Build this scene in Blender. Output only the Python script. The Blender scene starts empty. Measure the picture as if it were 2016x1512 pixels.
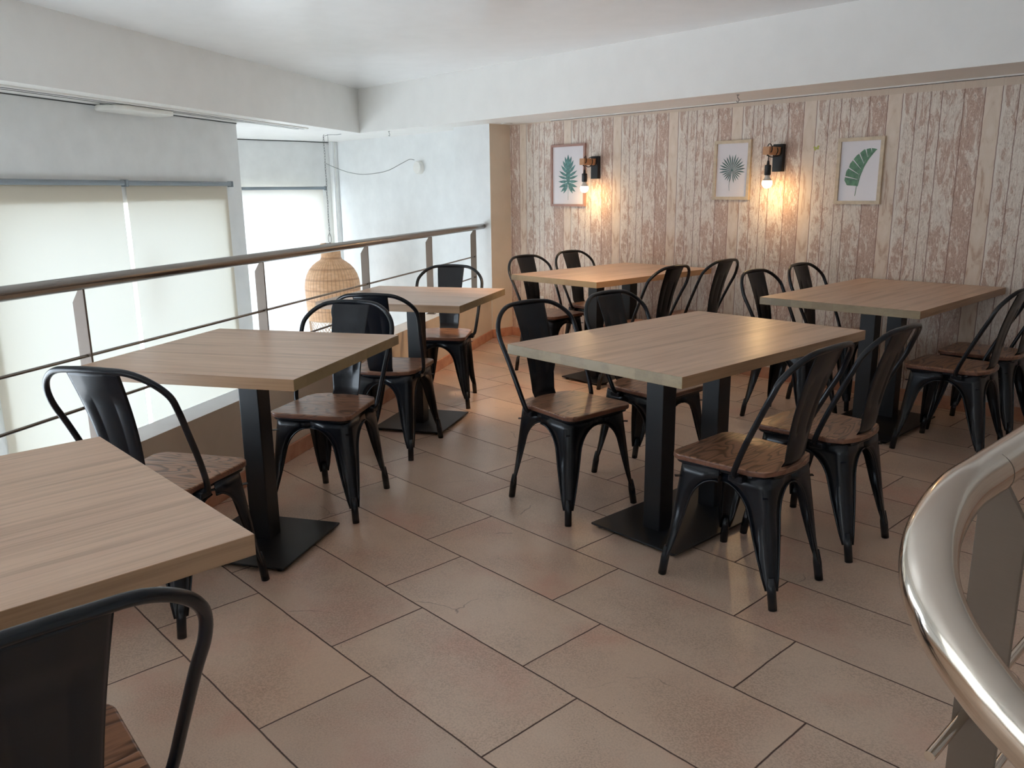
import bpy, bmesh, math, random
from mathutils import Vector, Matrix

random.seed(7)
sc = bpy.context.scene
COL = sc.collection

# ------------------------------------------------------------------ camera
PSI = 0.821218                      # heading of the camera, left of the wallpapered wall's normal
PITCH, ROLL = 0.230542, -0.011982
cam_d = bpy.data.cameras.new('camera'); cam = bpy.data.objects.new('camera', cam_d); COL.objects.link(cam)
cam_d.sensor_width = 36.0; cam_d.lens = 1611.48 / 2016 * 36.0
cam_d.clip_start = 0.02; cam_d.clip_end = 200
cam.matrix_world = Matrix.Translation((0, 0, 1.3033)) @ Matrix.Rotation(PSI, 4, 'Z') @ Matrix.Rotation(math.pi/2 - PITCH, 4, 'X') @ Matrix.Rotation(ROLL, 4, 'Z')
sc.camera = cam

# ------------------------------------------------------------------ view, world, daylight
sc.view_settings.view_transform = 'Standard'
try: sc.view_settings.look = 'None'
except Exception: pass
sc.view_settings.exposure = 0.05
sc.view_settings.gamma = 1.0
sc.view_settings.use_curve_mapping = False
sc.cycles.use_denoising = True
sc.cycles.max_bounces = 10
sc.cycles.diffuse_bounces = 6
sc.cycles.sample_clamp_indirect = 8.0
sc.cycles.caustics_reflective = False
sc.cycles.caustics_refractive = False

w = bpy.data.worlds.new('daylight'); sc.world = w; w.use_nodes = True
WBG = w.node_tree.nodes['Background']
WBG.inputs[0].default_value = (0.78, 0.90, 1.02, 1)
WBG.inputs[1].default_value = 10.9

DEL = 0.821218 - 0.266248           # the railing side runs at this angle to the wallpapered wall
CD, SD = math.cos(DEL), math.sin(DEL)
def R2W(u, v, z=0.0):               # railing frame -> world
    return Vector((u*CD - v*SD, u*SD + v*CD, z))
RM = Matrix.Rotation(DEL, 4, 'Z')

def portal(name, loc, normal, sx, sz):
    l = bpy.data.lights.new(name, 'AREA'); l.shape = 'RECTANGLE'; l.size = sx; l.size_y = sz
    l.cycles.is_portal = True
    o = bpy.data.objects.new(name, l); COL.objects.link(o)
    o.location = loc
    o.rotation_euler = Vector(normal).to_track_quat('-Z', 'Z').to_euler()
portal('daylight_portal', R2W(-4.30, 4.73, -0.3), R2W(1, 0), 2.4, 3.3)
portal('daylight_portal', (-8.78, 4.25, -0.3), (1, 0, 0), 1.5, 3.3)
portal('daylight_portal', (0.3, -3.80, 1.2), (0, 1, 0), 3.2, 1.9)
portal('daylight_portal', R2W(-4.30, 1.1, -0.7), R2W(1, 0), 3.0, 3.9)
portal('daylight_portal', (-8.78, 2.5, -0.8), (1, 0, 0), 1.0, 3.8)

# ------------------------------------------------------------------ materials
def lin(c):
    return tuple(((x/255)/12.92 if x/255 <= 0.04045 else (((x/255)+0.055)/1.055)**2.4) for x in c)
class NT:
    def __init__(s, name):
        s.m = bpy.data.materials.new(name); s.m.use_nodes = True
        s.t = s.m.node_tree; s.n = s.t.nodes; s.b = s.n['Principled BSDF']; s.out = s.n['Material Output']
    def add(s, typ, **kw):
        n = s.n.new(typ)
        for k, v in kw.items():
            if k == 'i':
                for kk, vv in v.items():
                    s.setin(n.inputs[kk], vv)
            else: setattr(n, k, v)
        return n
    def setin(s, sock, v):
        if isinstance(v, bpy.types.NodeSocket): s.t.links.new(v, sock)
        elif isinstance(v, bpy.types.Node): s.t.links.new(v.outputs[0], sock)
        else:
            if sock.type == 'RGBA' and len(v) == 3: v = (*v, 1)
            sock.default_value = v
    def math(s, op, a, b=None, c=None, clamp=False):
        n = s.n.new('ShaderNodeMath'); n.operation = op; n.use_clamp = clamp
        for i, x in enumerate((a, b, c)):
            if x is not None: s.setin(n.inputs[i], x)
        return n.outputs[0]
    def coord(s, kind='Object'):
        return s.n.new('ShaderNodeTexCoord').outputs[kind]
    def sep(s, v):
        n = s.n.new('ShaderNodeSeparateXYZ'); s.setin(n.inputs[0], v); return n.outputs
    def comb(s, x, y, z):
        n = s.n.new('ShaderNodeCombineXYZ')
        for i, a in enumerate((x, y, z)): s.setin(n.inputs[i], a)
        return n.outputs[0]
    def noise(s, v, scale, detail=4, rough=0.55, dist=0.0, out=0):
        n = s.add('ShaderNodeTexNoise', i={'Vector': v, 'Scale': scale, 'Detail': detail, 'Roughness': rough, 'Distortion': dist})
        return n.outputs[out]
    def ramp(s, f, stops, interp='LINEAR'):
        n = s.n.new('ShaderNodeValToRGB'); n.color_ramp.interpolation = interp
        e = n.color_ramp.elements
        while len(e) < len(stops): e.new(0.5)
        for el, (p, c) in zip(e, stops):
            el.position = p
            el.color = (*c, 1) if not isinstance(c, (int, float)) else (c, c, c, 1)
        s.setin(n.inputs[0], f); return n.outputs[0]
    def mix(s, f, a, b, mode='MIX'):
        n = s.n.new('ShaderNodeMix'); n.data_type = 'RGBA'; n.blend_type = mode
        s.setin(n.inputs[0], f); s.setin(n.inputs[6], a); s.setin(n.inputs[7], b); return n.outputs[2]
    def mapv(s, v, scale=(1, 1, 1), loc=(0, 0, 0)):
        n = s.add('ShaderNodeMapping', i={'Vector': v, 'Location': loc, 'Scale': scale}); return n.outputs[0]
    def base(s, col=None, rough=None, metal=None, spec=None, bump=None, bdist=0.001, bstr=0.5, coat=None):
        if col is not None: s.setin(s.b.inputs['Base Color'], col)
        if rough is not None: s.setin(s.b.inputs['Roughness'], rough)
        if metal is not None: s.b.inputs['Metallic'].default_value = metal
        if spec is not None: s.b.inputs['Specular IOR Level'].default_value = spec
        if coat is not None: s.b.inputs['Coat Weight'].default_value = coat
        if bump is not None:
            n = s.n.new('ShaderNodeBump'); n.inputs['Distance'].default_value = bdist; n.inputs['Strength'].default_value = bstr
            s.setin(n.inputs['Height'], bump); s.t.links.new(n.outputs[0], s.b.inputs['Normal'])
        return s.m

def simple(name, rgb, rough=0.5, metal=0.0, var=0.04, scale=6.0, bump=0.0, spec=0.5, coat=None):
    k = NT(name); c = lin(rgb)
    nz = k.noise(k.coord(), scale, 4)
    lo = tuple(max(0, x*(1-var)) for x in c); hi = tuple(min(1, x*(1+var)) for x in c)
    col = k.ramp(nz, [(0.3, lo), (0.7, hi)])
    return k.base(col, rough, metal, spec, bump=(k.noise(k.coord(), 180, 3) if bump else None), bdist=0.0006, bstr=bump, coat=coat)

M = {}
M['white'] = simple('white_wall_paint', (230, 231, 230), 0.6, bump=0.25)
M['cream'] = simple('cream_wall_paint', (220, 205, 186), 0.6, bump=0.25)
M['ceiling'] = simple('satin_ceiling_paint', (238, 238, 238), 0.22, var=0.02, spec=0.35)
M['soffit'] = simple('soffit_paint', (238, 236, 232), 0.55, var=0.02)
M['black'] = simple('black_gloss_steel', (17, 21, 28), 0.26, var=0.1, spec=0.38)
M['matt_black'] = simple('black_powder_coat', (15, 19, 25), 0.42, var=0.08, bump=0.2)
M['white_plastic'] = simple('white_plastic', (232, 230, 224), 0.35)
M['grey_plastic'] = simple('grey_plastic', (135, 145, 152), 0.4)
M['dark_gap'] = simple('dark_groove', (60, 64, 66), 0.6)
M['dark_rubber'] = simple('black_rubber', (14, 14, 15), 0.6)
M['chrome'] = simple('dull_metal_hook', (118, 120, 120), 0.4, metal=0.5)
M['pale_pink'] = simple('pale_pink_panel', (176, 160, 164), 0.5)
M['lower_floor'] = simple('lower_floor_stone', (205, 198, 190), 0.5)
M['oak_frame'] = simple('pale_oak_frame', (204, 186, 160), 0.45, var=0.12, scale=30)
M['rose_frame'] = simple('rosy_wood_frame', (168, 132, 122), 0.45, var=0.12, scale=30)
M['paper'] = simple('print_paper', (226, 222, 226), 0.28, var=0.01)
M['arm_wood'] = simple('sconce_wood', (196, 146, 106), 0.5, var=0.15, scale=40)
M['cable'] = simple('grey_cable', (150, 152, 150), 0.5)
M['base_white'] = simple('bulb_base', (214, 206, 196), 0.4)
M['leaf_teal'] = simple('print_ink_teal', (86, 130, 128), 0.35, var=0.45, scale=55)
M['leaf_grey'] = simple('print_ink_grey_green', (78, 108, 106), 0.35, var=0.5, scale=60)
M['leaf_green'] = simple('print_ink_green', (74, 120, 86), 0.35, var=0.45, scale=45)
M['yellow_green'] = simple('decal_yellow_green', (176, 178, 84), 0.5)

def steel(name, rgb, rough, metal=1.0):
    k = NT(name)
    g = k.noise(k.mapv(k.coord(), (2, 2, 160)), 8, 3)
    r = k.ramp(g, [(0.3, rough*0.8), (0.7, rough*1.25)])
    return k.base(k.ramp(k.noise(k.coord(), 5, 3), [(0.3, lin(rgb)), (0.7, tuple(x*0.9 for x in lin(rgb)))]), r, metal)
M['steel'] = steel('satin_stainless_steel', (150, 145, 140), 0.22)
M['plate_steel'] = steel('brushed_steel_plate', (112, 98, 86), 0.5, 0.3)
M['polished'] = steel('polished_stainless_steel', (226, 216, 204), 0.13)

def blind(name, rgb, t):
    k = NT(name)
    wv = k.noise(k.coord(), 220, 2)
    tr = k.n.new('ShaderNodeBsdfTranslucent'); tr.inputs[0].default_value = (*lin(rgb), 1)
    df = k.n.new('ShaderNodeBsdfDiffuse'); df.inputs[0].default_value = (*lin((214, 205, 188)), 1)
    mx = k.n.new('ShaderNodeMixShader'); mx.inputs[0].default_value = t
    k.t.links.new(df.outputs[0], mx.inputs[1]); k.t.links.new(tr.outputs[0], mx.inputs[2])
    k.t.links.new(mx.outputs[0], k.out.inputs[0]); return k.m
M['blind_a'] = blind('cream_blind_fabric', (230, 232, 224), 0.116)
M['blind_b'] = blind('bright_blind_fabric', (250, 250, 248), 0.165)  # the far window's stronger light is put into this fabric's translucency

M['blind_c'] = blind('sheer_blind_fabric', (250, 248, 244), 0.22)
def glass():
    k = NT('window_glass')
    tr = k.n.new('ShaderNodeBsdfTransparent'); gl = k.n.new('ShaderNodeBsdfGlossy'); gl.inputs['Roughness'].default_value = 0.02
    mx = k.n.new('ShaderNodeMixShader'); mx.inputs[0].default_value = 0.06
    k.t.links.new(tr.outputs[0], mx.inputs[1]); k.t.links.new(gl.outputs[0], mx.inputs[2])
    k.t.links.new(mx.outputs[0], k.out.inputs[0]); return k.m
M['glass'] = glass()

def bulb_mat():
    k = NT('lit_bulb')
    k.b.inputs['Emission Color'].default_value = (1.0, 0.63, 0.27, 1)
    nz = k.sep(k.n.new('ShaderNodeNewGeometry').outputs['Normal'])[2]
    k.setin(k.b.inputs['Emission Strength'], k.math('MULTIPLY_ADD', k.math('MAXIMUM', k.math('MULTIPLY', nz, -1.0), 0.0), 180.0, 14.0))
    k.b.inputs['Base Color'].default_value = (1, 1, 1, 1)
    return k.m
M['bulb'] = bulb_mat()

# --- floor: 33 x 66 cm tiles in a stepped bond
def floor_mat():
    k = NT('terracotta_floor_tile')
    x, y, z = k.sep(k.coord())
    wob = k.noise(k.coord(), 9, 3)
    wv = k.math('MULTIPLY', k.math('SUBTRACT', wob, 0.5), 0.006)
    r = k.math('DIVIDE', k.math('ADD', k.math('SUBTRACT', y, 0.085), wv), 0.3345)
    row = k.math('FLOOR', r); fr = k.math('FRACT', r)
    c = k.math('DIVIDE', k.math('ADD', k.math('ADD', x, k.math('MULTIPLY', row, 0.2075)), k.math('ADD', wv, 1.343)), 0.675)
    colm = k.math('FLOOR', c); fc = k.math('FRACT', c)
    dy = k.math('MULTIPLY', k.math('MINIMUM', fr, k.math('SUBTRACT', 1.0, fr)), 0.3345)
    dx = k.math('MULTIPLY', k.math('MINIMUM', fc, k.math('SUBTRACT', 1.0, fc)), 0.675)
    d = k.math('MINIMUM', dx, dy)
    joint = k.ramp(k.math('MULTIPLY', d, 100.0), [(0.13, 1.0), (0.34, 0.0)])       # 1 in the joint
    wn = k.add('ShaderNodeTexWhiteNoise', noise_dimensions='2D', i={'Vector': k.comb(row, colm, 0.0)})
    off = k.add('ShaderNodeVectorMath', operation='MULTIPLY_ADD', i={0: wn.outputs['Color'], 1: (7, 7, 7), 2: k.coord()})
    def smooth(f, lo, hi, a=0.0, b_=1.0):
        n = k.n.new('ShaderNodeMapRange'); n.interpolation_type = 'SMOOTHSTEP'
        for i, q in enumerate((f, lo, hi, a, b_)): k.setin(n.inputs[i], q)
        return n.outputs[0]
    n1 = k.noise(off.outputs[0], 1.9, 4, 0.55); n2 = k.noise(k.mapv(off.outputs[0], (1, 1, 1), (3.7, 1.3, 0)), 2.6, 5, 0.6)
    n3 = k.noise(k.mapv(off.outputs[0], (1, 1, 1), (9.1, 5.3, 0)), 3.2, 3, 0.5)
    fine = k.noise(off.outputs[0], 190, 3, 0.65)
    cl = k.mix(smooth(n1, 0.3, 0.7), lin((214, 192, 172)), lin((219, 194, 172)))
    cl = k.mix(smooth(n2, 0.46, 0.78, 0.0, 0.85), cl, lin((210, 160, 140)))
    cl = k.mix(smooth(n3, 0.40, 0.75, 0.0, 0.5), cl, lin((194, 168, 148)))
    tint = k.ramp(wn.outputs['Value'], [(0.0, lin((242, 236, 234))), (0.5, lin((255, 252, 250))), (1.0, lin((253, 243, 237)))])
    cl3 = k.mix(1.0, cl, tint, 'MULTIPLY')
    gm = smooth(n3, 0.35, 0.65, 0.25, 1.0)
    cl3 = k.mix(k.math('MULTIPLY', smooth(fine, 0.38, 0.56, 0.45, 0.0), gm), cl3, lin((150, 122, 104)))
    cl3 = k.mix(k.math('MULTIPLY', smooth(fine, 0.54, 0.68, 0.0, 0.35), gm), cl3, lin((226, 206, 186)))
    spots = smooth(k.add('ShaderNodeTexVoronoi', i={'Vector': k.mapv(off.outputs[0], (1, 1.6, 1)), 'Scale': 85}).outputs[0], 0.08, 0.24, 1.0, 0.0)
    sm = k.math('MULTIPLY', spots, smooth(k.noise(off.outputs[0], 6, 3), 0.5, 0.72, 0.0, 0.8))
    cl4 = k.mix(sm, cl3, lin((116, 90, 74)))
    # hairline cracks
    vor = k.add('ShaderNodeTexVoronoi', feature='DISTANCE_TO_EDGE', i={'Vector': k.add('ShaderNodeVectorMath', operation='MULTIPLY_ADD', i={0: k.noise(off.outputs[0], 9, 3, out=1), 1: (0.22, 0.22, 0.0), 2: k.mapv(off.outputs[0], (2.4, 2.4, 1.0))}).outputs[0], 'Scale': 1.0})
    crk = k.math('MULTIPLY', k.ramp(vor.outputs[0], [(0.0, 1.0), (0.006, 0.0)]), k.ramp(k.noise(off.outputs[0], 4.4, 2), [(0.60, 0.0), (0.66, 0.8)]))
    cl5 = k.mix(crk, cl4, lin((96, 68, 54)))
    col = k.mix(joint, cl5, lin((76, 50, 40)))
    h = k.math('SUBTRACT', k.math('MULTIPLY', k.math('MULTIPLY', fine, gm), 0.30), k.math('ADD', joint, k.math('MULTIPLY', k.math('ADD', crk, sm), 0.25)))
    rg = k.mix(joint, (0.29, 0.29, 0.29), (0.8, 0.8, 0.8))
    return k.base(col, rg, 0.0, 0.75, bump=h, bdist=0.0022, bstr=0.5)
M['floor'] = floor_mat()

def skirting_mat():
    k = NT('terracotta_skirting')
    n = k.noise(k.coord(), 9, 5, 0.65)
    col = k.ramp(n, [(0.3, lin((206, 158, 128))), (0.55, lin((192, 136, 108))), (0.75, lin((168, 112, 88)))])
    return k.base(col, 0.4, bump=n, bdist=0.001, bstr=0.4)
M['skirting'] = skirting_mat()

# --- wallpaper: 53 cm repeat of six worn planks
def wallpaper_mat():
    k = NT('worn_plank_wallpaper')
    x, y, z = k.sep(k.coord())
    P = 0.5325
    jag = k.math('MULTIPLY', k.math('SUBTRACT', k.noise(k.comb(0.0, 0.0, k.math('MULTIPLY', z, 1.0)), 11.0, 5), 0.5), 0.012)
    t = k.math('FLOORED_MODULO', k.math('ADD', k.math('ADD', x, 5.415), jag), P)
    B = [0.0, 0.087, 0.169, 0.246, 0.307, 0.425, 0.5325]
    stops = []
    vals = [0.05, 0.25, 0.42, 0.58, 0.75, 0.95]
    idn = k.n.new('ShaderNodeValToRGB'); idn.color_ramp.interpolation = 'CONSTANT'
    e = idn.color_ramp.elements
    while len(e) < 6: e.new(0.5)
    for el, b, v in zip(e, B[:-1], vals): el.position = b/P; el.color = (v, v, v, 1)
    k.setin(idn.inputs[0], k.math('DIVIDE', t, P)); pid = idn.outputs[0]
    # distance to the nearest plank edge
    d = None
    for b in B:
        a = k.math('ABSOLUTE', k.math('SUBTRACT', t, b)); d = a if d is None else k.math('MINIMUM', d, a)
    edge = k.ramp(k.math('MULTIPLY', d, 100.0), [(0.12, 1.0), (0.36, 0.0)])
    pv = k.comb(t, k.math('MULTIPLY', pid, 9.0), z)
    grain = k.noise(k.mapv(pv, (130, 1, 22)), 1.0, 7, 0.70, 1.0)
    grain2 = k.noise(k.mapv(pv, (60, 1, 24)), 1.0, 7, 0.74, 1.8)
    patch = k.noise(k.mapv(pv, (17, 1, 5.0)), 1.0, 8, 0.74, 1.2)
    amt = k.ramp(pid, [(0.0, 0.0), (0.2, 0.42), (0.38, 0.36), (0.5, 0.44), (0.65, 0.50), (0.85, 0.64)], 'CONSTANT')
    pale = k.ramp(grain, [(0.32, lin((192, 174, 161))), (0.46, lin((217, 203, 190))), (0.60, lin((236, 226, 215)))])
    bare = k.ramp(grain2, [(0.32, lin((164, 132, 117))), (0.52, lin((192, 160, 143))), (0.68, lin((220, 196, 181)))])
    msk = k.ramp(k.math('ADD', patch, k.math('MULTIPLY', k.math('SUBTRACT', amt, 0.5), 0.40)), [(0.49, 0.0), (0.53, 1.0)])
    c1 = k.mix(k.math('MULTIPLY', msk, 0.85), pale, bare)
    fl = k.ramp(grain2, [(0.56, 0.0), (0.60, 1.0)])
    c2 = k.mix(k.math('MULTIPLY', fl, 0.5), c1, lin((234, 226, 216)))
    dk = k.ramp(k.noise(k.mapv(pv, (70, 1, 30)), 1.0, 7, 0.80, 1.6), [(0.38, 1.0), (0.44, 0.0)])
    c2 = k.mix(k.math('MULTIPLY', dk, 0.55), c2, lin((132, 106, 94)))
    # the smooth cream plank with a flaked right edge
    cr = k.ramp(k.noise(k.mapv(pv, (14, 1, 5)), 1.0, 5, 0.6, 1.0), [(0.34, lin((198, 168, 147))), (0.44, lin((222, 204, 186))), (0.62, lin((230, 214, 199)))])
    iscr = k.math('LESS_THAN', pid, 0.1)
    c3 = k.mix(iscr, c2, cr)
    nb = k.math('ADD', 0.102, k.math('MULTIPLY', k.math('SUBTRACT', k.noise(k.mapv(pv, (1, 1, 6)), 1.0, 5, 0.7), 0.5), 0.06))
    wt = k.math('MULTIPLY', k.math('GREATER_THAN', t, 0.087), k.math('LESS_THAN', t, nb))
    c4 = k.mix(k.math('MULTIPLY', wt, 0.75), c3, lin((234, 226, 216)))
    c5 = k.mix(k.math('MULTIPLY', edge, 0.8), c4, lin((120, 80, 66)))
    # plain paper border under the soffit
    top = k.math('GREATER_THAN', z, k.math('SUBTRACT', 1.818, k.math('MULTIPLY', x, 0.0102)))
    c6 = k.mix(k.math('MULTIPLY', top, 0.9), c5, lin((214, 196, 178)))
    return k.base(c6, 0.62, bump=grain2, bdist=0.0006, bstr=0.3)
M['wallpaper'] = wallpaper_mat()

def table_wood(name, ax):
    k = NT(name)
    oi = k.n.new('ShaderNodeObjectInfo')
    co = k.add('ShaderNodeVectorMath', operation='ADD', i={0: k.coord(), 1: k.comb(k.math('MULTIPLY', oi.outputs['Random'], 5.0), 0.0, 0.0)}).outputs[0]
    s1 = (38, 1.6, 38) if ax == 'y' else (1.6, 38, 38)
    s2 = (150, 3, 150) if ax == 'y' else (3, 150, 150)
    s3 = (5, 0.9, 5) if ax == 'y' else (0.9, 5, 5)
    a = k.noise(k.mapv(co, s1), 1.0, 5, 0.6, 0.3); b = k.noise(k.mapv(co, s2), 1.0, 4, 0.6); c = k.noise(k.mapv(co, s3), 1.0, 4, 0.6, 0.8)
    col = k.ramp(c, [(0.30, lin((200, 164, 136))), (0.5, lin((214, 180, 152))), (0.7, lin((204, 168, 142)))])
    col = k.mix(k.math('MULTIPLY', k.ramp(a, [(0.34, 1.0), (0.50, 0.0)]), 0.42), col, lin((150, 118, 94)))
    col = k.mix(k.math('MULTIPLY', k.ramp(b, [(0.36, 1.0), (0.55, 0.0)]), 0.22), col, lin((140, 108, 84)))
    s4 = (22, 2.2, 22) if ax == 'y' else (2.2, 22, 22)
    kn = k.ramp(k.noise(k.mapv(co, s4), 1.0, 5, 0.7, 1.4), [(0.26, 1.0), (0.33, 0.0)])
    col = k.mix(k.math('MULTIPLY', kn, 0.7), col, lin((118, 88, 70)))
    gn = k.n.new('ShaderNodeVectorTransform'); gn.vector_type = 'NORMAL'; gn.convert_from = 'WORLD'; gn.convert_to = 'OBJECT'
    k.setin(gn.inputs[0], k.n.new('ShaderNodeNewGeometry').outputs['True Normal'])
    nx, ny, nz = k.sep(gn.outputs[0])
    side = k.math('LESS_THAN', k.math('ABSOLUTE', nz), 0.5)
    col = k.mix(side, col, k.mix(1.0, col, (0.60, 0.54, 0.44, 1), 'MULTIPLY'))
    # the cross-cut ends are faced with butted blocks
    endf = k.math('GREATER_THAN', k.math('ABSOLUTE', ny if ax == 'y' else nx), 0.5)
    blk = k.add('ShaderNodeTexWhiteNoise', noise_dimensions='1D', i={'W': k.math('FLOOR', k.math('MULTIPLY', k.sep(co)[0 if ax == 'y' else 1], 9.0))})
    bc = k.ramp(blk.outputs['Value'], [(0.0, lin((138, 120, 88))), (0.5, lin((156, 136, 102))), (1.0, lin((146, 124, 92)))])
    bc = k.mix(k.math('MULTIPLY', k.ramp(k.noise(k.mapv(co, (14, 14, 30)), 1.0, 5, 0.7), [(0.38, 1.0), (0.52, 0.0)]), 0.3), bc, lin((108, 88, 64)))
    col = k.mix(endf, col, bc)
    return k.base(col, k.ramp(a, [(0.3, 0.36), (0.7, 0.28)]), 0, 0.5, bump=k.math('ADD', a, k.math('MULTIPLY', b, 0.5)), bdist=0.0009, bstr=0.55)
M['top_y'] = table_wood('light_oak_laminate', 'y')
M['top_x'] = table_wood('light_oak_laminate_crosswise', 'x')

def seat_wood():
    k = NT('stained_elm_seat')
    oi = k.n.new('ShaderNodeObjectInfo')
    co = k.add('ShaderNodeVectorMath', operation='ADD', i={0: k.coord(), 1: k.comb(k.math('MULTIPLY', oi.outputs['Random'], 9.0), k.math('MULTIPLY', oi.outputs['Random'], 3.0), 0.0)}).outputs[0]
    field = k.noise(k.mapv(co, (9, 1.6, 9)), 1.0, 2, 0.5, 0.4)
    rings = k.math('FRACT', k.math('MULTIPLY', field, 17.0))
    rm = k.ramp(rings, [(0.0, 0.0), (0.55, 0.15), (0.80, 1.0), (0.93, 0.9), (1.0, 0.0)])
    fine = k.noise(k.mapv(co, (160, 8, 160)), 1.0, 4, 0.6)
    tone = k.noise(k.mapv(co, (1.0, 0.5, 1)), 2.0, 3)
    c0 = k.ramp(tone, [(0.3, lin((158, 116, 90))), (0.7, lin((182, 136, 106)))])
    c1 = k.mix(k.math('MULTIPLY', rm, 0.85), c0, lin((74, 48, 36)))
    c2 = k.mix(k.math('MULTIPLY', k.ramp(fine, [(0.36, 1.0), (0.5, 0.0)]), 0.35), c1, lin((84, 56, 42)))
    # the sides of the board are darker and redder
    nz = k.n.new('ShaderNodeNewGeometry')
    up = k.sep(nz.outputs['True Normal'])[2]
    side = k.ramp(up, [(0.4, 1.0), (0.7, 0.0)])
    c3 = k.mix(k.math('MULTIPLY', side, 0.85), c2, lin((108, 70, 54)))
    return k.base(c3, 0.30, 0, 0.5, bump=k.math('SUBTRACT', 1.0, rm), bdist=0.0008, bstr=0.5)
M['seat'] = seat_wood()

def rattan():
    k = NT('woven_rattan')
    x, y, z = k.sep(k.coord())
    ang = k.math('ARCTAN2', y, x)
    a = k.math('FRACT', k.math('MULTIPLY', ang, 44/ (2*math.pi)))
    av = k.ramp(a, [(0.0, 1.0), (0.16, 0.0), (0.84, 0.0), (1.0, 1.0)])
    b = k.math('FRACT', k.math('MULTIPLY', z, 90.0))
    bv = k.ramp(b, [(0.0, 0.8), (0.2, 0.0), (0.8, 0.0), (1.0, 0.8)])
    band = k.ramp(k.math('FRACT', k.math('MULTIPLY', z, 9.5)), [(0.0, 1.0), (0.10, 0.75), (0.16, 0.0), (0.92, 0.0), (1.0, 1.0)])
    nz = k.noise(k.comb(k.math('MULTIPLY', ang, 3.0), 0.0, k.math('MULTIPLY', z, 40.0)), 1.0, 3)
    c0 = k.ramp(nz, [(0.3, lin((212, 160, 118))), (0.7, lin((236, 192, 150)))])
    c1 = k.mix(k.math('MULTIPLY', av, 0.55), c0, lin((150, 104, 72)))
    c2 = k.mix(k.math('MULTIPLY', bv, 0.35), c1, lin((150, 104, 72)))
    c3 = k.mix(k.math('MULTIPLY', band, 0.5), c2, lin((150, 98, 66)))
    h = k.math('SUBTRACT', 1.0, k.math('MAXIMUM', av, bv))
    return k.base(c3, 0.5, bump=h, bdist=0.003, bstr=0.6)
M['rattan'] = rattan()
M['rattan_plain'] = simple('rattan_cane', (206, 168, 132), 0.5, var=0.15, scale=40)

# ------------------------------------------------------------------ mesh helpers
def link(name, bm, mats, parent=None, smooth=False, mat4=None, bevel=0.0, seg=2):
    me = bpy.data.meshes.new(name)
    bmesh.ops.recalc_face_normals(bm, faces=bm.faces)
    bm.to_mesh(me); bm.free()
    if not isinstance(mats, (list, tuple)): mats = [mats]
    for m in mats: me.materials.append(m)
    if smooth:
        for p in me.polygons: p.use_smooth = True
    o = bpy.data.objects.new(name, me); COL.objects.link(o)
    if parent: o.parent = parent
    if mat4 is not None: o.matrix_world = mat4
    if bevel:
        md = o.modifiers.new('bevel', 'BEVEL'); md.width = bevel; md.segments = seg; md.limit_method = 'ANGLE'; md.angle_limit = math.radians(40)
    if smooth and smooth != 'all':
        try:
            me.set_sharp_from_angle(angle=math.radians(45))
        except Exception: pass
    return o

def box(bm, x0, x1, y0, y1, z0, z1, mi=0, M4=None):
    vs = [bm.verts.new((x, y, z)) for z in (z0, z1) for (x, y) in ((x0, y0), (x1, y0), (x1, y1), (x0, y1))]
    fs = [bm.faces.new([vs[i] for i in f]) for f in ((3, 2, 1, 0), (4, 5, 6, 7), (0, 1, 5, 4), (1, 2, 6, 5), (2, 3, 7, 6), (3, 0, 4, 7))]
    for f in fs: f.material_index = mi
    if M4 is not None: bmesh.ops.transform(bm, matrix=M4, verts=vs)
    return fs

def prism(bm, pts, z0, z1, mi=0):
    a = [bm.verts.new((p[0], p[1], z0)) for p in pts]; b = [bm.verts.new((p[0], p[1], z1)) for p in pts]
    f1 = bm.faces.new(a[::-1]); f2 = bm.faces.new(b); n = len(pts); side = []
    for i in range(n): side.append(bm.faces.new((a[i], a[(i+1) % n], b[(i+1) % n], b[i])))
    for f in [f1, f2]+side: f.material_index = mi
    return f1, f2, side

def catmull(pts, n=6, closed=False):
    P = [Vector(p) for p in pts]; out = []; L = len(P)
    rng = range(L if closed else L-1)
    for i in rng:
        p0 = P[(i-1) % L] if closed or i > 0 else P[0]*2-P[1]
        p1, p2 = P[i], P[(i+1) % L]
        p3 = P[(i+2) % L] if closed or i+2 < L else P[-1]*2-P[-2]
        for k in range(n):
            t = k/n
            out.append(0.5*((2*p1)+(p2-p0)*t+(2*p0-5*p1+4*p2-p3)*t*t+(3*p1-p0-3*p2+p3)*t**3))
    if not closed: out.append(P[-1])
    return out

def tube(bm, path, r, seg=10, caps=True, closed=False, mi=0, rr=None):
    P = [Vector(p) for p in path]; n = len(P); rings = []
    prevN = None
    for i in range(n):
        if closed: t = (P[(i+1) % n]-P[i-1])
        else: t = (P[min(i+1, n-1)]-P[max(i-1, 0)])
        t.normalize()
        if prevN is None:
            a = Vector((0, 0, 1)) if abs(t.z) < 0.9 else Vector((1, 0, 0))
            N = t.cross(a).normalized()
        else:
            N = (prevN - t*prevN.dot(t)).normalized()
        prevN = N; Bn = t.cross(N)
        rad = rr[i] if rr else r
        rings.append([bm.verts.new(P[i]+(N*math.cos(2*math.pi*j/seg)+Bn*math.sin(2*math.pi*j/seg))*rad) for j in range(seg)])
    m = n if closed else n-1
    for i in range(m):
        A, B2 = rings[i], rings[(i+1) % n]
        for j in range(seg):
            f = bm.faces.new((A[j], A[(j+1) % seg], B2[(j+1) % seg], B2[j])); f.material_index = mi; f.smooth = True
    if caps and not closed:
        for rg in (rings[0][::-1], rings[-1]):
            f = bm.faces.new(rg); f.material_index = mi

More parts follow.
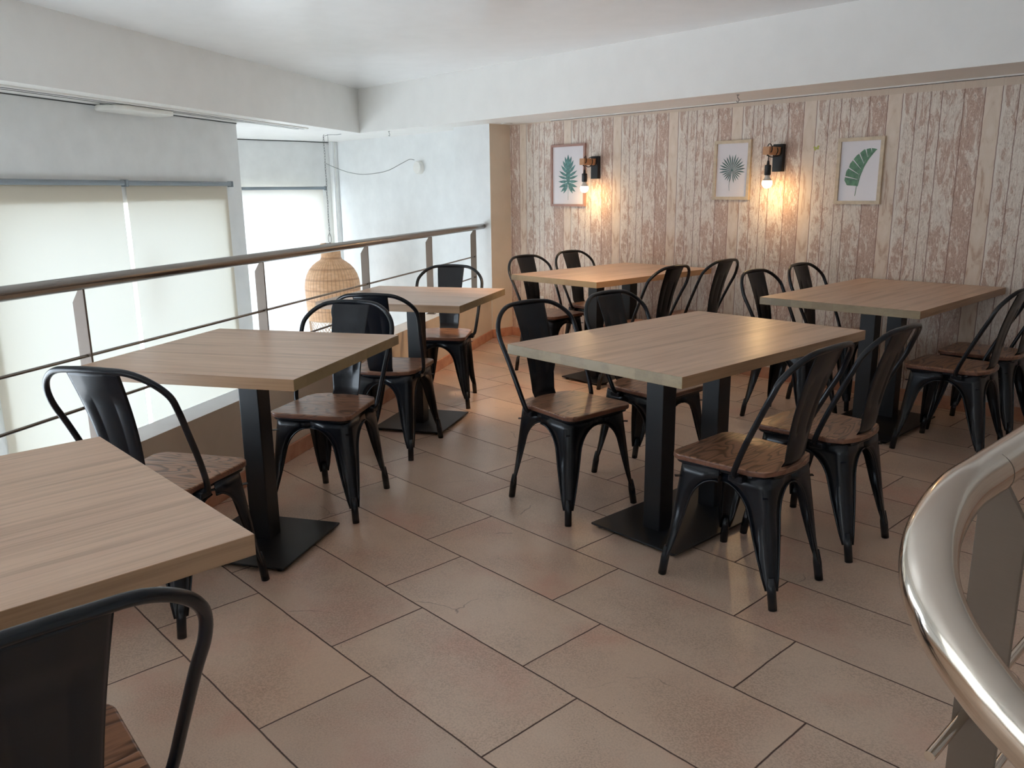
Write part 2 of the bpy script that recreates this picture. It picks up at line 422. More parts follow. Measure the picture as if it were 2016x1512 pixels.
def lathe(bm, prof, seg=32, center=(0, 0), mi=0, cap=True):
    rings = []
    for r, z in prof:
        if r < 1e-5: rings.append([bm.verts.new((center[0], center[1], z))])
        else: rings.append([bm.verts.new((center[0]+r*math.cos(2*math.pi*j/seg), center[1]+r*math.sin(2*math.pi*j/seg), z)) for j in range(seg)])
    for A, B2 in zip(rings, rings[1:]):
        for j in range(seg):
            k = (j+1) % seg
            if len(A) == 1 and len(B2) == 1: continue
            if len(A) == 1: f = bm.faces.new((A[0], B2[k], B2[j]))
            elif len(B2) == 1: f = bm.faces.new((A[j], A[k], B2[0]))
            else: f = bm.faces.new((A[j], A[k], B2[k], B2[j]))
            f.material_index = mi; f.smooth = True
    if cap:
        for rg in (rings[0][::-1], rings[-1]):
            if len(rg) > 1: bm.faces.new(rg).material_index = mi

def empty(name, mat4, label, cat, group=None):
    o = bpy.data.objects.new(name, None); COL.objects.link(o); o.matrix_world = mat4; o.empty_display_size = 0.1
    o['label'] = label; o['category'] = cat
    if group: o['group'] = group
    return o
def tag(o, label, cat, group=None):
    o['label'] = label; o['category'] = cat
    if group: o['group'] = group
    return o
def struct(o):
    o['kind'] = 'structure'; return o
def copy_tree(o, parent=None):
    c = o.copy(); COL.objects.link(c)
    if parent: c.parent = parent; c.matrix_parent_inverse = o.matrix_parent_inverse.copy()
    for ch in list(o.children): copy_tree(ch, c)
    return c
def W4(u, v, z, ang=0.0): return Matrix.Translation((u, v, z)) @ Matrix.Rotation(ang, 4, 'Z')
def R4(u, v, z, ang=0.0): return Matrix.Translation(R2W(u, v, z)) @ Matrix.Rotation(ang+DEL, 4, 'Z')

# ------------------------------------------------------------------ structure
ZL = -2.8                                     # lower floor of the double-height space
ZS, ZC = 1.88, 2.285                          # soffit and recessed ceiling heights
# mezzanine floor (slab with the stairwell left open)
bm = bmesh.new()
pin = R2W(-2.26, 7.3); pout = R2W(-2.26, -2.72)
HU0, HU1, HV0, HV1 = -0.20, 2.2, -0.55, 2.0
outer = [(pout.x, -3.5), (2.2, -3.5), (2.2, HV0), (HU0, HV0), (HU0, HV1), (2.2, HV1), (2.2, 5.165), (-5.9, 5.165), (pin.x, pin.y)]
prism(bm, outer, -0.28, 0.0)
floor = struct(link('floor', bm, M['floor']))
bm = bmesh.new(); box(bm, -9, 2.5, -3.8, 5.45, ZL-0.1, ZL)
struct(link('floor', bm, M['lower_floor']))

# stairs down from the landing
bm = bmesh.new()
for i in range(13):
    x0 = HU0+0.001+0.18*i
    if x0+0.18 > 2.2: break
    box(bm, x0, x0+0.18, HV0, 0.66, -0.172*(i+1)-0.17, -0.172*(i+1))
st = struct(link('trim_3', bm, M['floor'], bevel=0.004))

# ceiling and soffit
bm = bmesh.new(); prism(bm, [(2.45, 4.70), (-7.2, 4.70), (-1.90, -3.75), (2.45, -3.75)], ZC, ZC+0.2)
struct(link('ceiling', bm, M['ceiling']))
bm = bmesh.new()
prism(bm, [(-7.109, 4.623), (2.45, 4.623), (2.45, 5.42), (-8.75, 5.42), (-8.75, 1.75), (-6.77, 2.81), (-2.70, -3.75), (-1.92, -3.75)], ZS, ZC+0.19)
struct(link('ceiling_soffit', bm, M['soffit']))

def wall(name, bm, mats, m4=None): return struct(link(name, bm, mats, mat4=m4))
# wallpapered wall
bm = bmesh.new(); box(bm, -5.535, 2.45, 5.165, 5.42, -0.28, ZS)
wall('wall_back', bm, M['wallpaper'])
bm = bmesh.new(); box(bm, -8.75, -5.535, 5.165, 5.42, ZL, ZS); box(bm, -5.535, 2.45, 5.165, 5.42, ZL, -0.28)
wall('wall_back', bm, M['white'])
# pillar
bm = bmesh.new(); fs = box(bm, -6.02, -5.535, 4.92, 5.165, ZL, ZS)
for f in fs:
    f.material_index = 0
bm.faces.ensure_lookup_table()
fs[3].material_index = 1
wall('wall_pillar', bm, [M['white'], M['cream']])
# right and rear walls
bm = bmesh.new(); box(bm, 2.2, 2.45, -3.75, 5.165, ZL, ZC)
wall('wall_right', bm, M['white'])
bm = bmesh.new()
for a in ((-2.75, -1.3, ZL, ZC), (1.9, 2.2, ZL, ZC), (-1.3, 1.9, ZL, 0.25), (-1.3, 1.9, 2.12, ZC)):
    box(bm, a[0], a[1], -3.75, -3.5, a[2], a[3])
wall('wall_front', bm, M['white'])
# window side wall (railing frame): opening behind the two blinds
BW = -4.02
W0, W1, WT, WB = 3.67, 5.93, 1.262, -1.95
bm = bmesh.new()
V0, V1, VT, VB = -0.3, 2.5, 1.15, -2.6
for a in ((-1.9, V0, ZL, ZS), (V0, V1, ZL, VB), (V0, V1, VT, ZS), (V1, W0, ZL, ZS), (W1, 6.21, ZL, ZS), (W0, W1, WT, ZS), (W0, W1, ZL, WB)):
    box(bm, BW-0.25, BW, a[0], a[1], a[2], a[3])
box(bm, BW-2.45, BW-0.001, 6.0, 6.21, ZL, ZS)
wall('wall_left', bm, M['white'], RM)
# far window wall
F0, F1, FT, FB = 3.56, 4.94, 1.305, -1.95
bm = bmesh.new()
for a in ((1.75, 2.1, ZL, ZS), (2.95, F0, ZL, ZS), (2.1, 2.95, ZL, -2.6), (2.1, 2.95, 1.0, ZS), (F1, 5.165, ZL, ZS), (F0, F1, FT, ZS), (F0, F1, ZL, FB)):
    box(bm, -8.75, -8.5, a[0], a[1], a[2], a[3])
wall('wall_far', bm, M['white'])
# parapet under the railing
bm = bmesh.new(); fs = box(bm, -2.262, -2.122, -2.55, 7.30, -0.28, 0.405)
fs[3].material_index = 1
struct(link('wall_parapet', bm, [M['white'], M['cream']], mat4=RM))
bm = bmesh.new(); box(bm, -2.262, -2.14, -2.55, 7.30, -0.6, -0.281)
struct(link('trim_slab_edge', bm, M['white'], mat4=RM))

# windows
def window(name, m4, y0, y1, z0, z1, mull):
    b = bmesh.new(); t = 0.05
    box(b, -0.03, 0.03, y0, y0+t, z0, z1); box(b, -0.03, 0.03, y1-t, y1, z0, z1)
    box(b, -0.03, 0.03, y0+t, y1-t, z0, z0+t); box(b, -0.03, 0.03, y0+t, y1-t, z1-t, z1)
    for mm in mull: box(b, -0.03, 0.03, mm-0.02, mm+0.02, z0+t, z1-t)
    fr = struct(link(name, b, M['white_plastic'], mat4=m4))
    b = bmesh.new(); box(b, -0.004, 0.004, y0+t, y1-t, z0+t, z1-t)
    g = link('window_pane', b, M['glass'], parent=fr)
    return fr
wn = window('window_1', RM @ Matrix.Translation((BW-0.20, 0, 0)), W0, W1, WB, WT, [])
b = bmesh.new(); box(b, 0.032, 0.045, 4.965, 5.045, 0.465, 0.905)
link('pink_gap_panel', b, M['pale_pink'], parent=wn)  # added pink panel closing part of the slit between the blinds
window('window_2', Matrix.Translation((-8.70, 0, 0)), F0, F1, FB, FT, [])
window('window_fill_rear', Matrix.Translation((0, -3.68, 0)) @ Matrix.Rotation(math.pi/2, 4, 'Z'), -1.9, 1.3, 0.25, 2.12, [-0.3])  # unseen rear window, added for fill light

window('window_fill_far', Matrix.Translation((-8.70, 0, 0)), 2.1, 2.95, -2.6, 1.0, [])  # hidden window added to brighten the void and its walls
window('window_fill_left', RM @ Matrix.Translation((BW-0.20, 0, 0)), V0, V1, VB, VT, [0.9])  # unseen clear window added to light the room from the left
# skirting
def skirt(name, m4, x0, x1, y0, y1):
    b = bmesh.new(); box(b, x0, x1, y0, y1, 0.0, 0.08)
    return struct(link(name, b, M['skirting'], mat4=m4, bevel=0.004))
skirt('baseboard_left', RM, -2.122, -2.109, -2.5, 7.135)
skirt('baseboard_back', None, -5.522, 2.2, 5.152, 5.165)
skirt('baseboard_pillar', None, -5.535, -5.522, 4.908, 5.165)
skirt('baseboard_pillar', None, -5.60, -5.522, 4.907, 4.92)
skirt('baseboard_right', None, 2.187, 2.2, 2.0, 5.152)

# thin lines and rails on the soffit
bm = bmesh.new(); box(bm, -4.965, 2.2, 5.082, 5.094, ZS-0.008, ZS)
struct(link('trim_1', bm, M['white_plastic'], bevel=0.002))
bm = bmesh.new(); box(bm, -4.965, 2.2, 5.0945, 5.104, ZS-0.010, ZS-0.0005)
struct(link('trim_2', bm, M['dark_gap']))
bm = bmesh.new(); box(bm, BW, BW+0.006, -1.6, 6.21, ZS-0.007, ZS-0.001)  # dark strip stands in for the shadow gap under the soffit
struct(link('trim_shadow_left', bm, M['dark_gap'], mat4=RM))
bm = bmesh.new(); box(bm, -8.5, -8.492, 2.1, 5.10, ZS-0.009, ZS-0.001)  # same painted shadow line along the far wall
struct(link('trim_shadow_far', bm, M['dark_gap']))
bm = bmesh.new(); box(bm, -8.5, -8.42, 5.10, 5.165, ZL, ZS)
struct(link('trim_6', bm, M['white'], bevel=0.004))
bm = bmesh.new(); box(bm, -8.42, -8.412, 5.122, 5.132, 0.86, ZS-0.01)
struct(link('trim_7', bm, M['white_plastic'], bevel=0.003))
bm = bmesh.new(); box(bm, -6.02, -5.9, 5.12, 5.165, ZL, ZS)

# ------------------------------------------------------------------ curtain track, fixture, hooks
tr = empty('curtain_track', R4(-3.80, 3.0, ZS), 'long white double curtain track on the soffit along the window wall', 'curtain track')
bm = bmesh.new(); box(bm, -0.065, 0.065, -4.4, 3.90, -0.010, 0.0)
link('rail', bm, M['white_plastic'], parent=tr, bevel=0.002)
for x in (-0.028, 0.028):
    bm = bmesh.new(); box(bm, x-0.008, x+0.008, -4.4, 3.88, -0.0112, -0.0095)
    link('slot', bm, M['dark_gap'], parent=tr)

fx = empty('ceiling_fixture', R4(-3.87, 4.83, ZS), 'shallow white oblong fixture on the soffit by the curtain track', 'ceiling fixture')
bm = bmesh.new()
pts = []
for sx, sy, a0 in ((1, 1, 0), (-1, 1, 90), (-1, -1, 180), (1, -1, 270)):
    for a in range(0, 91, 15):
        t = math.radians(a0+a); pts.append((sx*0.045+0.07*math.cos(t), sy*0.21+0.07*math.sin(t)))
prism(bm, pts, -0.045, -0.012)
link('body', bm, M['white_plastic'], parent=fx, bevel=0.012, seg=3)
bm = bmesh.new(); prism(bm, [(p[0]*0.8, p[1]*0.9) for p in pts], -0.014, 0.0)
link('mount', bm, M['grey_plastic'], parent=fx)

def hook(loc, label):
    b = bmesh.new()
    tube(b, catmull([(0, 0, 0), (0, 0, -0.018), (0.010, 0, -0.030), (0.002, 0, -0.044), (-0.010, 0, -0.036)], 5), 0.0022, 8)
    lathe(b, [(0.009, 0.0), (0.009, -0.003), (0.003, -0.005)], 12)
    return tag(link('ceiling_hook', b, M['chrome'], smooth='all', mat4=Matrix.Translation(loc)), label, 'hook')
hook((-2.98, 4.74, ZS), 'small metal hook in the soffit above the fan palm picture')
hook((-6.75, 4.72, ZS), 'tiny metal hook in the soffit near the inner corner over the railing')

rs = empty('recessed_spotlight', W4(-5.42, 5.02, ZS), 'small round recessed spotlight at the left end of the soffit', 'spotlight')
bm = bmesh.new(); lathe(bm, [(0.030, -0.001), (0.048, -0.001), (0.050, -0.005), (0.034, -0.008), (0.030, -0.001)], 28, cap=False)
link('trim_ring', bm, M['white_plastic'], parent=rs)
bm = bmesh.new(); lathe(bm, [(0.0, -0.002), (0.031, -0.002)], 28, cap=False)
link('lens', bm, M['dark_gap'], parent=rs)

def fill_downlight(x, y, tgt, energy, size, label):  # unseen spotlight added to warm and brighten the floor at the back
    o = empty('fill_spotlight', W4(x, y, ZC), label, 'spotlight', 'added warm fill spotlights')
    b = bmesh.new(); lathe(b, [(0.0, 0.0), (0.055, 0.0), (0.055, -0.012), (0.045, -0.016), (0.0, -0.016)], 28, cap=False)
    link('housing', b, M['white_plastic'], parent=o, smooth=True)
    l = bpy.data.lights.new('spot', 'SPOT'); l.energy = energy; l.color = (1.0, 0.66, 0.38); l.spot_size = math.radians(size); l.spot_blend = 0.9; l.shadow_soft_size = 0.16
    lo = bpy.data.objects.new('fill_light', l); COL.objects.link(lo); lo.location = (x, y, ZC-0.03)
    lo.rotation_euler = (Vector(tgt)-Vector((x, y, ZC))).to_track_quat('-Z', 'Y').to_euler()
fill_downlight(-2.75, 3.1, (-4.45, 4.15, 0.0), 215, 66, 'unseen warm spotlight added over the aisle to brighten the back floor')
# ------------------------------------------------------------------ roller blinds
def roller(name, m4, y0, y1, ztop, zbot, mat, label, fab0=None, fab1=None, rt=0.017):
    r = empty(name, m4, label, 'roller blind')
    b = bmesh.new(); tube(b, [(0, y0+0.012, ztop), (0, y1-0.012, ztop)], rt, 16)
    link('tube', b, M['grey_plastic'], parent=r, smooth=True)
    for y in (y0, y1):
        b = bmesh.new(); box(b, -0.03, 0.02, y-0.006, y+0.006, ztop-0.024, ztop+0.022)
        link('bracket', b, M['grey_plastic'], parent=r, bevel=0.003)
    b = bmesh.new()
    f0 = y0+0.02 if fab0 is None else fab0; f1 = y1-0.02 if fab1 is None else fab1
    n = 24; x = -rt
    cols = []
    for i in range(n+1):
        yy = f0+(f1-f0)*i/n; dx = 0.0016*math.sin(i*0.9)
        cols.append((b.verts.new((x+dx*0.2, yy, ztop)), b.verts.new((x+dx, yy, zbot))))
    for i in range(n):
        f = b.faces.new((cols[i][0], cols[i+1][0], cols[i+1][1], cols[i][1])); f.smooth = True
    link('fabric', b, mat, parent=r, smooth='all')
    b = bmesh.new(); box(b, x-0.006, x+0.006, f0, f1, zbot-0.02, zbot)
    link('bottom_bar', b, M['white_plastic'], parent=r, bevel=0.002)
    return r
roller('roller_blind', RM @ Matrix.Translation((-3.990, 0, 0)), 3.575, 4.791, 1.392, -2.05, M['blind_a'], 'lowered cream roller blind at the far left of the window wall', 3.604, 4.778)
roller('roller_blind', RM @ Matrix.Translation((-3.990, 0, 0)), 4.804, 6.020, 1.392, -2.05, M['blind_a'], 'lowered cream roller blind nearest the jutting wall corner', 4.820, 5.983)
roller('roller_blind', Matrix.Translation((-8.42, 0, 0)), 3.50, 4.985, 1.37, -2.05, M['blind_b'], 'bright backlit roller blind on the far window behind the rattan lamp', 3.52, 4.955)

roller('roller_blind', Matrix.Translation((0, -3.46, 0)) @ Matrix.Rotation(math.pi/2, 4, 'Z'), -1.98, 1.38, 2.16, 0.2, M['blind_c'], 'unseen white roller blind added to soften the added window behind the viewer')  # added blind that dims and diffuses the rear fill light
# ------------------------------------------------------------------ railing on the parapet
HR = 0.0245
rl = empty('railing', R4(-2.2, 2.5, 0.405), 'stainless steel railing standing on the low wall beside the tables', 'railing')
def Rl(v, z, du=0.0): return (du, v-2.5, z-0.405)
bm = bmesh.new()
tube(bm, [Rl(-2.4, 1.012), Rl(2.0, 1.012), Rl(7.14, 1.006)], HR, 24)
link('handrail', bm, M['steel'], parent=rl, smooth=True)
for z in (0.752, 0.572):
    bm = bmesh.new(); tube(bm, [Rl(-2.4, z, -0.008), Rl(6.93, z+0.003, -0.008)], 0.006, 12)
    link('rod', bm, M['steel'], parent=rl, smooth=True)
def post_bm(zb, zt, wdt=0.05, ch=0.05, th=0.009):
    b = bmesh.new(); ring = [(0.008, zb), (0.008, zt), (-0.010, zt), (-wdt+0.008, zt-ch), (-wdt+0.008, zb)]
    a = [b.verts.new((x, -th/2, z)) for x, z in ring]; c = [b.verts.new((x, th/2, z)) for x, z in ring]
    b.faces.new(a); b.faces.new(c[::-1])
    for i in range(5): b.faces.new((a[i], c[i], c[(i+1) % 5], a[(i+1) % 5]))
    return b
for v in (-2.2, -1.06, 0.08, 1.225, 2.368, 3.519, 4.699, 5.816, 6.902):
    p = link('post', post_bm(0.0, 0.588), M['plate_steel'], parent=rl, bevel=0.001)
    p.location = (0, v-2.5, 0)
    b = bmesh.new(); box(b, -0.05, 0.015, -0.02, 0.02, 0.0, 0.005)
    f = link('foot_plate', b, M['plate_steel'], parent=p, bevel=0.001)

# foreground railing of the stairs
fr = empty('stair_railing', W4(-0.264, 1.0, 0), 'polished steel stair handrail curving down at the lower right', 'railing')
def Fr(u, v, z): return (u+0.264, v-1.0, z)
path = [Fr(-0.264, 2.1, 1.0), Fr(-0.264, 1.6, 1.0), Fr(-0.264, 1.2, 1.0), Fr(-0.264, 1.05, 1.0), Fr(-0.264, 0.94, 1.001), Fr(-0.262, 0.86, 1.003),
        Fr(-0.254, 0.79, 1.000), Fr(-0.243, 0.735, 0.99), Fr(-0.228, 0.70, 0.970), Fr(-0.205, 0.682, 0.943), Fr(-0.172, 0.676, 0.911), Fr(-0.14, 0.676, 0.885),
        Fr(-0.05, 0.676, 0.825), Fr(0.3, 0.676, 0.61), Fr(1.2, 0.676, 0.06), Fr(2.1, 0.676, -0.49)]
bm = bmesh.new(); tube(bm, catmull(path, 8), 0.0238, 32)
hr = link('handrail', bm, M['polished'], parent=fr, smooth=True)
for v in (0.955,):
    b = bmesh.new(); tube(b, [Fr(-0.264, v-0.0008, 1.0005), Fr(-0.264, v+0.0008, 1.0005)], 0.0240, 32)
    link('joint_ring', b, M['plate_steel'], parent=hr)
for z, v0 in ((0.672, 0.895), (0.50, 0.80)):
    b = bmesh.new(); tube(b, [Fr(-0.272, v0, z), Fr(-0.272, 2.05, z)], 0.0062, 16)
    link('rod', b, M['polished'], parent=fr, smooth=True)
for v in (1.01, 1.98):
    b = bmesh.new(); ring = [(-0.022, 0.0), (-0.022, 0.982), (0.0, 0.982), (0.030, 0.93), (0.030, 0.0)]
    a = [b.verts.new((x, v-1.0-0.0045, z)) for x, z in ring]; c = [b.verts.new((x, v-1.0+0.0045, z)) for x, z in ring]
    b.faces.new(a); b.faces.new(c[::-1])
    for i in range(5): b.faces.new((a[i], c[i], c[(i+1) % 5], a[(i+1) % 5]))
    link('post', b, M['plate_steel'], parent=fr, bevel=0.001)

# ------------------------------------------------------------------ tables
TT = 0.75
def table(m4, sx, sy, label, group, two=True, grain='y', pl=None, po=0.0):
    t = empty('dining_table', m4, label, 'table', group)
    b = bmesh.new(); box(b, -sx/2, sx/2, -sy/2, sy/2, TT-0.038, TT)
    link('tabletop', b, M['top_y' if grain == 'y' else 'top_x'], parent=t, bevel=0.0015)
    px, py = pl or ((0.41, 0.68) if two else (0.44, 0.46))
    b = bmesh.new(); box(b, -px/2, px/2, -py/2+po, py/2+po, 0.012, 0.020)
    bp = link('base_plate', b, M['matt_black'], parent=t, bevel=0.002)
    for i in (-1, 1):
        for j in (-1, 1):
            b = bmesh.new(); lathe(b, [(0.014, 0.0), (0.016, 0.003), (0.014, 0.013)], 14, center=(i*(px/2-0.03), po+j*(py/2-0.03)))
            link('glide', b, M['dark_rubber'], parent=bp)
    for yy in ((-0.18, 0.18) if two else (0.0,)):
        b = bmesh.new(); box(b, -0.04, 0.04, yy-0.04, yy+0.04, 0.018, TT-0.042)
        link('column', b, M['matt_black'], parent=t, bevel=0.003)
        b = bmesh.new(); box(b, -0.16, 0.16, yy-0.05, yy+0.05, TT-0.045, TT-0.0375)
        link('mounting_plate', b, M['matt_black'], parent=t, bevel=0.001)
    return t
D2R = math.pi/180
GW, GR = 'rectangular oak-top tables', 'square oak-top tables by the railing'
table(W4(-1.807, 2.636, 0, -1.2*D2R), 0.80, 1.20, 'light oak rectangular table in the middle of the room, on two black columns', GW)
table(W4(-1.858, 4.522, 0, 1.0*D2R), 0.81, 1.26, 'light oak rectangular table against the plank wallpaper under the banana leaf picture', GW)
table(W4(-3.752, 4.484, 0, -0.5*D2R), 0.785, 1.24, 'light oak rectangular table at the back by the wall under the first lit lamp', GW, pl=(0.355, 0.68))
table(W4(-1.633, -0.046, 0, 0), 0.80, 1.20, 'light oak rectangular table at the lower left edge, nearest the viewer', GW, pl=(0.335, 0.68))
table(R4(-1.703, 2.600, 0, 0), 0.824, 0.826, 'light oak square table by the railing, between the nearest table and the back-to-back chairs', GR, two=False, grain='x', pl=(0.44, 0.43), po=-0.032)
table(R4(-1.716, 4.262, 0, -1.5*D2R), 0.811, 0.775, 'light oak square table by the railing in front of the rattan lamp', GR, two=False, grain='x', pl=(0.41, 0.45), po=0.035)

# ------------------------------------------------------------------ chairs
FT_ = {'f': (0.212, 0.205), 'r': (-0.215, 0.165)}
TP_ = {'f': (0.168, 0.165), 'r': (-0.150, 0.150)}
ZTOP = 0.419
def leg_bm(kind, s):
    fx_, fy = FT_[kind]; tx, ty = TP_[kind]
    sx = -1 if kind == 'f' else 1       # wing direction in x (towards the middle)
    b = bmesh.new()
    Lx = (TP_['f'][0]-TP_['r'][0])/2+0.001; Ly = ty
    zs = [0.062, 0.10, 0.16, 0.22, 0.28, 0.305, 0.325, 0.340, 0.354, 0.366, 0.374, 0.379, 0.382, ZTOP]
    rings = []; ex, ey = [], []
    for z in zs:
        f = z/ZTOP
        cx = fx_+(tx-fx_)*f; cy = (fy+(ty-fy)*f)*s
        def wing(L, zt):
            z0 = 0.27
            if z <= z0: return 0.024+(0.067-0.024)*((z-0.06)/(z0-0.06))**0.8
            if z >= zt: return L
            q = (z-z0)/(zt-z0); return 0.067+(L-0.067)*(1-math.sqrt(max(0, 1-q*q)))
        wx_, wy_ = wing(Lx, 0.382), wing(Ly, 0.382)
        if z >= 0.382: wx_, wy_ = abs(cx-(TP_['f'][0]+TP_['r'][0])/2), abs(cy)
        r = min(0.036, 0.85*min(wx_, wy_)); t = 0.003
        outp = [(wx_, 0), (max(r, wx_*0.6), 0), (r, 0)]
        for a in (22, 45, 68): outp.append((r-r*math.sin(math.radians(a)), r-r*math.cos(math.radians(a))))
        outp += [(0, r), (0, max(r, wy_*0.6)), (0, wy_)]
        inp = []
        for i, (px, py) in enumerate(outp):
            if i <= 2: inp.append((max(px, r), t))
            elif i >= len(outp)-3: inp.append((t, max(py, r)))
            else:
                vx, vy = r-px, r-py; l = math.hypot(vx, vy) or 1; inp.append((px+vx/l*t, py+vy/l*t))
        loop = outp+inp[::-1]
        rings.append([b.verts.new((cx+sx*px, cy-s*py, z)) for px, py in loop])
        ex.append((cx+sx*wx_, cy, z)); ey.append((cx, cy-s*wy_, z))
    n = len(rings[0])
    for A, B2 in zip(rings, rings[1:]):
        for j in range(n):
            fc = b.faces.new((A[j], A[(j+1) % n], B2[(j+1) % n], B2[j])); fc.smooth = True
    b.faces.new(rings[0][::-1]); b.faces.new(rings[-1])
    # rolled beads along both edges
    for e in (ex, ey):
        tube(b, [p for p in e if p[2] <= 0.3825], 0.0036, 6)
    # foot
    def ax(z):
        f = z/ZTOP; o = 0.0125
        return ((fx_+(tx-fx_)*f)+sx*o, (fy+(ty-fy)*f)*s-s*o, z)
    tube(b, [ax(0.105), ax(0.062), ax(0.0)], 0.0145, 14, rr=[0.0105, 0.0145, 0.0140])
    return b

def seat_outline(k=1.0, n=7):
    xf, xr, yf, yr = 0.200*k, -0.172*k, 0.178*k, 0.150*k
    pts = []
    rf = 0.045
    for a in range(n+1):
        t = math.radians(90*a/n); pts.append((xf-rf+rf*math.cos(t-math.pi/2+0)*1.0, -yf+rf+rf*math.sin(t-math.pi/2)))
    right = pts[:]            # front right corner going from -y side to +x side
    left = [(x, -y) for x, y in right][::-1]
    # rear: curved back with cut corners
    rear = [(xr+0.075, yr+0.012), (xr+0.030, yr-0.008), (xr+0.012, yr-0.045), (xr+0.002, yr-0.085), (xr-0.002, 0.0)]
    rear2 = [(x, -y) for x, y in rear[:-1]][::-1]
    return right+left+rear+rear2

def make_chair():
    ch = empty('metal_chair', Matrix.Identity(4), '', 'chair', 'black metal chairs with wooden seats')
    b = bmesh.new(); prism(b, seat_outline(), 0.423, 0.443)
    seat = link('seat', b, M['seat'], parent=ch, bevel=0.005, seg=3)
    b = bmesh.new(); prism(b, seat_outline(0.955), 0.412, 0.423)
    link('seat_frame', b, M['black'], parent=ch, bevel=0.003)
    for kind in ('f', 'r'):
        for s in (1, -1):
            link('leg', leg_bm(kind, s), M['black'], parent=ch)
    b = bmesh.new()
    for s in (1, -1):
        a = Vector((0.175, 0.172*s, 0.362)); c = Vector((-0.155, -0.150*s, 0.362+0.004*s))
        d = (c-a).normalized(); nrm = d.cross(Vector((0, 0, 1)))*0.008
        vs = []
        for z in (-0.0015, 0.0015):
            for p in (a-nrm, a+nrm, c+nrm, c-nrm): vs.append(b.verts.new(p+Vector((0, 0, z))))
        for f in ((3, 2, 1, 0), (4, 5, 6, 7), (0, 1, 5, 4), (1, 2, 6, 5), (2, 3, 7, 6), (3, 0, 4, 7)): b.faces.new([vs[i] for i in f])
    link('cross_brace', b, M['black'], parent=ch)
    # hoop
    half = [(-0.060, 0.168, 0.418), (-0.058, 0.186, 0.426), (-0.068, 0.194, 0.456), (-0.102, 0.202, 0.535), (-0.153, 0.210, 0.640), (-0.187, 0.216, 0.706), (-0.210, 0.209, 0.758), (-0.237, 0.174, 0.801), (-0.258, 0.120, 0.829), (-0.268, 0.052, 0.8365)]
    pts = half+[(-0.270, 0, 0.838)]+[(x, -y, z) for x, y, z in half[::-1]]
    b = bmesh.new(); tube(b, catmull(pts, 5), 0.0098, 12)
    link('back_hoop', b, M['black'], parent=ch, smooth='all')
    for s in (1, -1):
        b = bmesh.new(); box(b, -0.085, -0.035, min(0.150*s, 0.184*s), max(0.150*s, 0.184*s), 0.400, 0.422)
        link('hoop_bracket', b, M['black'], parent=ch, bevel=0.004)
    # splat with an embossed panel
    b = bmesh.new(); NZ, ys = 22, [-1, -0.9, -0.5, -0.44, -0.38, 0.0, 0.38, 0.44, 0.5, 0.9, 1]
    F, G = [], []
    for i in range(NZ+1):
        t = i/NZ; z = 0.426+(0.835-0.426)*t
        hw = 0.060+0.029*t
        x = -0.163-0.100*t-0.018*math.sin(math.pi*t)*(-1)
        if t < 0.08: x += 0.020*(0.08-t)/0.08
        rf, rg = [], []
        for q in ys:
            emb = 0.0
            if 0.26 < t < 0.80 and abs(q) <= 0.5:
                emb = 0.0035 if 0.38 <= abs(q) <= 0.46 else 0.0
                if (t < 0.30 or t > 0.76) : emb = 0.0035
            xx = x-0.006*(1-q*q)*0+emb-0.010*(1-q*q)+0.010
            rf.append(b.verts.new((xx-0.004, q*hw, z))); rg.append(b.verts.new((xx-0.0062, q*hw, z)))
        F.append(rf); G.append(rg)
    m = len(ys)
    for i in range(NZ):
        for j in range(m-1):
            for g, flip in ((F, False), (G, True)):
                f = b.faces.new((g[i][j], g[i][j+1], g[i+1][j+1], g[i+1][j])); f.smooth = True
    for i in range(NZ):
        for j in (0, m-1): b.faces.new((F[i][j], F[i+1][j], G[i+1][j], G[i][j]))
    for j in range(m-1):
        for i in (0, NZ): b.faces.new((F[i][j], F[i][j+1], G[i][j+1], G[i][j]))
    link('back_splat', b, M['black'], parent=ch)
    return ch
proto = make_chair()
chairs = [
 # frame, u, v, heading (deg, 0 = faces +u), label
 ('W', -1.235, 0.170, 180, 'black metal chair cut off at the lower left corner, in front of the nearest table'),
 ('R', -1.716, 2.100, 90, 'black metal chair seen from behind between the nearest table and the nearer square table'),
 ('R', -1.630, 3.035, -90, 'black metal chair on the far side of the nearer square table, facing the viewer'),
 ('R', -1.685, 3.822, 94, 'black metal chair with its back to the viewer, near side of far square table'),
 ('R', -1.765, 4.835, -84, 'black metal chair behind the far square table, in front of the railing end'),
 ('W', -2.275, 2.445, -3.5, 'black metal chair on the left side of the middle table, nearer the viewer'),
 ('W', -2.242, 2.955, 0, 'black metal chair on the left side of the middle table, farther from the viewer'),
 ('W', -1.375, 2.363, 180, 'black metal chair in the right foreground at the near right side of the middle table'),
 ('W', -1.365, 2.870, 180, 'black metal chair on the far right side of the middle table, with a yellower seat'),
 ('W', -4.170, 4.270, 0, 'black metal chair at the far left of the back table, beside the cream pillar'),
 ('W', -4.235, 4.830, 0, 'black metal chair at the back table touching the wallpapered wall, below the first picture'),
 ('W', -3.328, 4.270, 180, 'black metal chair on the right side of the back table, nearer the viewer'),
 ('W', -3.345, 4.870, 180, 'black metal chair on the right side of the back table, next to the wallpapered wall'),
 ('W', -2.285, 4.320, 0, 'black metal chair on the left side of the right wall table, nearer the viewer'),
 ('W', -2.300, 4.880, 0, 'black metal chair on the left side of the right wall table, next to the wall'),
 ('W', -1.410, 4.350, 180, 'black metal chair at the right edge, nearer right side of the right wall table'),
 ('W', -1.425, 4.830, 180, 'black metal chair at the right edge against the wall, behind another chair'),
]
for i, (fr_, u_, v_, a_, lab) in enumerate(chairs):
    c = proto if i == 0 else copy_tree(proto)
    c.matrix_world = (W4 if fr_ == 'W' else R4)(u_, v_, 0, a_*D2R)
    c['label'] = lab

